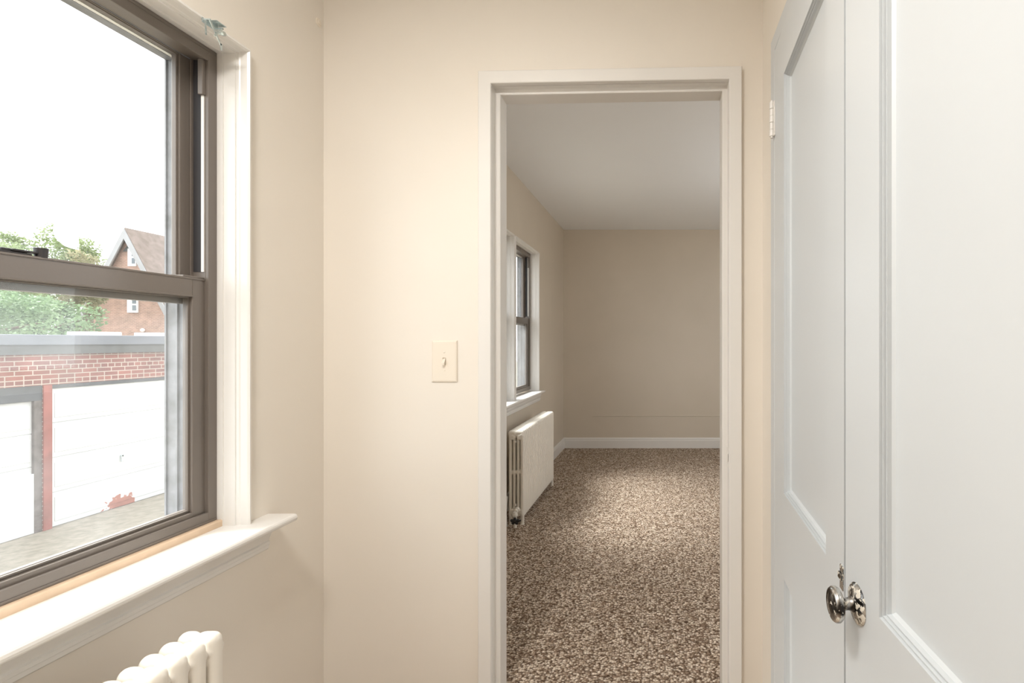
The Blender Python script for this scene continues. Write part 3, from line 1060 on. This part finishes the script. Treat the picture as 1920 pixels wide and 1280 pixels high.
SEC = {False: section_mesh(False), True: section_mesh(True)}
PITCH = 0.038
def radiator(label, x_back, y_start, count, valve, slim):
    """sections from y_start towards +y; x_back is the back of the castings"""
    t = thing('radiator', label, 'radiator', (x_back + .05, y_start + PITCH * count / 2, 0))
    first = None
    for k in range(count):
        if first is None:
            s = bpy.data.objects.new('section', SEC[slim])
            first = s
        else:
            s = first.copy()
        COL.objects.link(s)
        s.parent = t
        s.location = Vector((x_back, y_start + PITCH * (k + .5), 0.010)) - t.location
    for yy in (y_start + PITCH * .5, y_start + PITCH * (count - .5)):
        for xx in (x_back + .014, x_back + (.066 if slim else .090)):
            bm = bmesh.new()
            cyl(bm, (xx, yy, 0.0), (xx, yy, .105), .0125, .0130, 18)
            cyl(bm, (xx, yy, 0.0), (xx, yy, .010), .0145, .0130, 18)
            mesh_obj('leg', bm, M['rad'], t, smooth=True, auto=40)
    # tie-rod nuts on the near end
    for zz in (.555, .135):
        bm = bmesh.new()
        xx = x_back + (.025 if slim else .051)
        cyl(bm, (xx, y_start - .004, zz), (xx, y_start + .006, zz), .0060, None, 6)
        mesh_obj('nut', bm, M['rad'], t)
    if valve:
        xv = x_back + .060
        bm = bmesh.new()
        cyl(bm, (xv, y_start + .004, .105), (xv, y_start - .022, .105), .0185, .0170, 20)
        cyl(bm, (xv, y_start - .020, .105), (xv, y_start - .034, .100), .0150, .0130, 6)
        lathe(bm, [(0, 0), (0, .012), (.006, .0165), (.018, .017), (.028, .012), (.034, .0095), (.034, 0)], (xv, y_start - .045, .072), (0, -.2, 1), 22)
        cyl(bm, (xv, y_start - .045, -.0), (xv, y_start - .045, .075), .0105, None, 18)
        vb = mesh_obj('valve', bm, M['rad'], t, smooth=True, auto=40)
        bm = bmesh.new()
        # lever style wheel handle with lobes
        ctr = Vector((xv + .004, y_start - .066, .050))
        lathe(bm, [(-.004, 0), (-.004, .012), (.004, .014), (.010, .009), (.012, 0)], ctr, (0, -1, .15), 20)
        for k in range(5):
            a = 2 * PI * k / 5 + .3
            p = ctr + Vector((math.cos(a) * .020, 0, math.sin(a) * .014))
            r = bmesh.ops.create_uvsphere(bm, u_segments=14, v_segments=10, radius=.0105)
            for v in r['verts']: v.co = Vector((v.co.x * 1.0, v.co.y * .7, v.co.z)) + p
        cyl(bm, ctr, ctr + Vector((.040, -.002, .006)), .0075, .0065, 14)
        mesh_obj('valve_handle', bm, M['black'], t, smooth=True, auto=50)
        # bent steam pipe end at the wall side
        bm = bmesh.new()
        tube(bm, [(x_back - .006, y_start + .004, .19), (x_back - .010, y_start - .004, .14), (x_back - .008, y_start - .020, .08), (x_back + .004, y_start - .035, .004)], .0045, 10)
        mesh_obj('bleed_tube', bm, M['trim'], t, smooth=True)
    return t

radiator('white cast iron radiator standing on the carpet under the far windows', -1.018, 3.365, 25, True, False)
radiator('cream cast iron column radiator below the near window sill', -.979, 1.052 - 13 * PITCH, 13, False, True)

# loose cable behind the far radiator
bm = bmesh.new()
tube(bm, [(XL + .004, 3.62, .60), (XL + .006, 3.55, .57), (XL + .012, 3.47, .565), (XL + .016, 3.43, .52), (XL + .006, 3.48, .47), (XL + .010, 3.44, .43),
          (XL + .020, 3.40, .40), (XL + .012, 3.40, .30), (XL + .018, 3.39, .18), (XL + .020, 3.40, .05), (XL + .022, 3.42, .004)], .0028, 8)
o = mesh_obj('cable', bm, M['trim'], smooth=True)
tag(o, 'thin white cable running down the wall behind the far radiator', 'cable')

# ------------------------------------------------------------------ outdoors
GZ = -1.51
bm = bmesh.new()
bx(bm, -60, XLO - .01, -15, 70, GZ - .3, GZ)
o = mesh_obj('ground', bm, M['concrete'])
tag(o, 'pale concrete yard in front of the garages', 'pavement', kind='structure')

bm = bmesh.new()
bx(bm, XR2 + .16, 60, -15, 70, GZ - .3, GZ)
o = mesh_obj('ground_behind', bm, M['concrete'])
tag(o, 'concrete ground on the other side of the house', 'pavement', kind='structure')

gar = thing('garage_block', 'low red brick garage block with white overhead doors across the yard', 'building', (-9, 8, GZ))
GX = -8.90
doors = [(-3.12, -.72), (-.58, 1.82), (1.96, 4.55), (4.69, 7.245), (7.40, 9.92), (10.06, 12.6), (12.74, 15.3), (15.44, 18.0)]
bm = bmesh.new()
def gbox(a, b, c, d): bx(bm, GX - .30, GX, a, b, c, d)
slab_with_holes(bm, [-3.4, 18.4], [GZ, 1.06], [(a, b + (.0 if abs(b - 7.245) > .01 else .045), GZ, .59) for a, b in doors], gbox)
bx(bm, -14.0, GX - .30, -3.4, -3.1, GZ, 1.06)
bx(bm, -14.0, GX - .30, 18.1, 18.4, GZ, 1.06)
bx(bm, -14.2, -13.9, -3.4, 18.4, GZ, 1.06)
mesh_obj('wall', bm, M['brick'], gar)
bm = bmesh.new()
bx(bm, GX - .02, GX + .045, -3.45, 18.45, 1.035, 1.168)
mesh_obj('fascia', bm, M['fascia'], gar)
bm = bmesh.new()
bx(bm, -14.2, GX + .075, -3.5, 18.5, 1.168, 1.318, .01)
mesh_obj('roof', bm, M['roof_edge'], gar)
# plain white strips along the roof edge, their real nature unknown
for (ya, yb) in ((7.88, 8.13), (8.25, 8.475), (8.885, 9.32)):
    bm = bmesh.new()
    bx(bm, GX - .35, GX - .12, ya, yb, 1.315, 1.375, .01)
    mesh_obj('white_roof_strip', bm, M['white_ext'], gar)
# dark lintels over the openings
for a, b in doors:
    bm = bmesh.new()
    low = .375 if b < 7.3 else .535
    bx(bm, GX - .20, GX - .006, a, b + (.045 if abs(b - 7.245) < .01 else 0), low, .592)
    mesh_obj('lintel', bm, M['garage_dark'], gar)
rust_m = garage_door_mat((8.33, -1.46, .36, .16))
plain_m = garage_door_mat(None)
def overhead_door(a, b, top, xface, mat, handle):
    g = thing_part('garage_door', gar)
    bm = bmesh.new()
    n = 4
    hh = (top - GZ) / n
    for k in range(n):
        z0 = GZ + k * hh + (.012 if k == 0 else .004)
        z1 = GZ + (k + 1) * hh - .004
        bx(bm, xface - .05, xface, a + .01, b - .01, z0, z1, .006)
        # pressed ribs
        bx(bm, xface - .02, xface + .006, a + .06, b - .06, z0 + .07, z1 - .07, .005)
    bx(bm, xface - .06, xface - .012, a, b, GZ + .005, top)
    mesh_obj('door_panel', bm, mat, g)
    if handle:
        bm = bmesh.new()
        yc = handle
        cyl(bm, (xface, yc, -.665), (xface + .04, yc, -.665), .018, .014, 12)
        bx(bm, xface + .02, xface + .04, yc - .016, yc + .016, -.76, -.65, .004)
        mesh_obj('door_handle', bm, M['zinc'], g)
for a, b in doors:
    if abs(b - 7.245) < .01:
        overhead_door(a, b, .375, GX - .05, plain_m, None)
        bm = bmesh.new()    # newer flush board over the lower half
        bx(bm, GX - .05, GX - .015, a, b + .03, GZ + .005, -.66, .004)
        mesh_obj('patch_board', bm, plain_m, gar)
        bm = bmesh.new()
        bx(bm, GX - .05, GX - .028, a, b - .02, .380, .425, .003)
        mesh_obj('header_strip', bm, M['white_ext'], gar)
    elif b < 7.2:
        overhead_door(a, b, .375, GX - .05, plain_m, None)
    elif abs(a - 7.40) < .01:
        overhead_door(a, b, .535, GX - .035, rust_m, 8.37)
    else:
        overhead_door(a, b, .535, GX - .035, plain_m, (a + b) / 2)
bm = bmesh.new()
bx(bm, GX - .10, GX + .012, 7.292, 7.398, GZ, .585, .006)
mesh_obj('door_post', bm, M['red_post'], gar)
bm = bmesh.new()
bx(bm, GX - .18, GX - .01, 7.20, 7.294, GZ, .585, .004)
mesh_obj('door_jamb', bm, M['grey_post'], gar)

# brick house with the steep gable beyond the garages
YH = 30.0
def hx(px, Y=YH): return (px - VPX) * Y / F
def hz(py, Y=YH): return EYE + (VPY - py) * Y / F
house = thing('brick_house', 'tall orange brick house with steep gable and white rake boards', 'building', (hx(243), YH, GZ))
px_, pz_ = hx(243), hz(434)
m_ = 1.93                       # slope of the rakes
xl, xr = hx(150) - .3, 2 * hx(243) - hx(150) + .3
zl_ = pz_ - m_ * (px_ - xl)
bm = bmesh.new()
pts = [(xl + .25, GZ), (xr - .25, GZ), (xr - .25, pz_ - m_ * (xr - .25 - px_) - .1), (px_, pz_ - .1), (xl + .25, pz_ - m_ * (px_ - xl - .25) - .1)]
extrude_poly(bm, pts, lambda a, b, t: (a, t, b), YH, YH + 12)
mesh_obj('wall', bm, M['house_brick'], house)
for s, xe in ((-1, xl), (1, xr)):
    bm = bmesh.new()
    ze = pz_ - m_ * abs(xe - px_)
    q = [(px_, pz_ - .02), (xe, ze - .02), (xe, ze + .12), (px_, pz_ + .18)]
    extrude_poly(bm, q, lambda a, b, t: (a, t, b), YH - .28, YH + 12.3)
    mesh_obj('roof_slope', bm, M['shingle'], house)
    bm = bmesh.new()
    q = [(px_, pz_ + .10), (xe, ze + .10), (xe, ze - .34), (px_, pz_ - .48)]
    extrude_poly(bm, q, lambda a, b, t: (a, t, b), YH - .34, YH - .26)
    mesh_obj('rake_board', bm, M['rake'], house)
def house_window(px0, px1, py0, py1):
    w = thing_part('window', house)
    bm = bmesh.new()
    a, b, c, d = hx(px0), hx(px1), hz(py1), hz(py0)
    bx(bm, a, b, YH - .06, YH + .02, c, d, .01)
    mesh_obj('window_frame', bm, M['white_ext'], w)
    for (u0, u1, v0, v1) in ((.50, .86, .14, .46), (.50, .86, .56, .86)):
        bm = bmesh.new()
        bx(bm, a + (b - a) * u0, a + (b - a) * u1, YH - .075, YH - .05, c + (d - c) * v0, c + (d - c) * v1)
        mesh_obj('pane', bm, M['pane_dark'], w)
house_window(241, 257, 466, 499)
house_window(240, 260, 556, 586)
bm = bmesh.new()
r = bmesh.ops.create_uvsphere(bm, u_segments=14, v_segments=10, radius=.11)
for v in r['verts']: v.co += Vector((hx(270), YH - .08, hz(619)))
mesh_obj('wall_lamp', bm, M['white_ext'], house)
bm = bmesh.new()   # soffit board under the ridge
a = .33
extrude_poly(bm, [(px_ - .02, pz_ - .75), (px_ + .48, pz_ - 1.18), (px_ - .36, pz_ - 1.18)], lambda a, b, t: (a, t, b), YH - .05, YH)
mesh_obj('vent', bm, M['fascia'], house)

# trees behind the garages
def tree(label, x, y, ztop, rx, rz, mat, seed, n, group='trees behind the garages', leaf=.16):
    rnd = random.Random(seed)
    t = thing('leafy_tree', label, 'tree', (x, y, GZ), group=group)
    bm = bmesh.new()
    zc = ztop - rz
    cyl(bm, (x, y, GZ), (x + .2, y, zc), .22, .12, 12)
    for k in range(7):
        a = rnd.uniform(0, 2 * PI)
        cyl(bm, (x + .1, y, zc - rz * .5 + k * .12 * rz), (x + math.cos(a) * rx * .7, y + math.sin(a) * rx * .7, zc + rnd.uniform(-.3, .6) * rz), .07, .02, 8)
    mesh_obj('trunk', bm, M['bark'], t)
    verts = []; faces = []
    blobs = []
    for k in range(34):
        while True:
            p = Vector((rnd.uniform(-1, 1), rnd.uniform(-1, 1), rnd.uniform(-1, 1)))
            if .25 < p.length < 1: break
        blobs.append((Vector((x + p.x * rx, y + p.y * rx, zc + p.z * rz)), rnd.uniform(.18, .34) * min(rx, rz)))
    for k in range(n):
        c, r = blobs[rnd.randrange(len(blobs))]
        d = Vector((rnd.gauss(0, 1), rnd.gauss(0, 1), rnd.gauss(0, 1))).normalized() * r * rnd.uniform(.55, 1.15)
        p = c + d
        u = Vector((rnd.gauss(0, 1), rnd.gauss(0, 1), rnd.gauss(0, .7))).normalized()
        w = u.cross(Vector((rnd.gauss(0, 1), rnd.gauss(0, 1), rnd.gauss(0, 1)))).normalized()
        s = leaf * rnd.uniform(.6, 1.25)
        i = len(verts)
        verts += [p - u * s * .5, p + w * s * .28, p + u * s * .5, p - w * s * .28]
        faces.append((i, i + 1, i + 2, i + 3))
    me = bpy.data.meshes.new('foliage')
    me.from_pydata([tuple(v) for v in verts], [], faces)
    me.materials.append(mat)
    o = bpy.data.objects.new('foliage', me)
    COL.objects.link(o)
    o.parent = t
    o.location = -t.location
    return t

def tx(px, Y): return (px - VPX) * Y / F
tree('broad light green tree behind the garages, its crown above the sash rail', tx(60, 31), 31, 1.22 + 212 * 31 / F, 3.4, 2.9, M['leaf_light'], 3, 17000, leaf=.19)
tree('light green tree at the left edge of the window view', tx(-80, 24), 24, 1.22 + 205 * 24 / F, 2.7, 2.3, M['leaf_light'], 5, 12000)
tree('darker green tree low behind the garages, left of the gable', tx(72, 22), 22, 1.22 + 95 * 22 / F, 1.9, 2.2, M['leaf_dark'], 8, 14000)
tree('dark green tree low behind the garages at the left edge of the view', tx(-12, 18), 18, 1.22 + 92 * 18 / F, 1.7, 1.8, M['leaf_dark'], 11, 12000, leaf=.13)
tree('small brownish tree with its top just left of the gable', tx(163, 27), 27, 1.22 + 168 * 27 / F, 1.1, 1.7, M['leaf_brown'], 14, 5000)
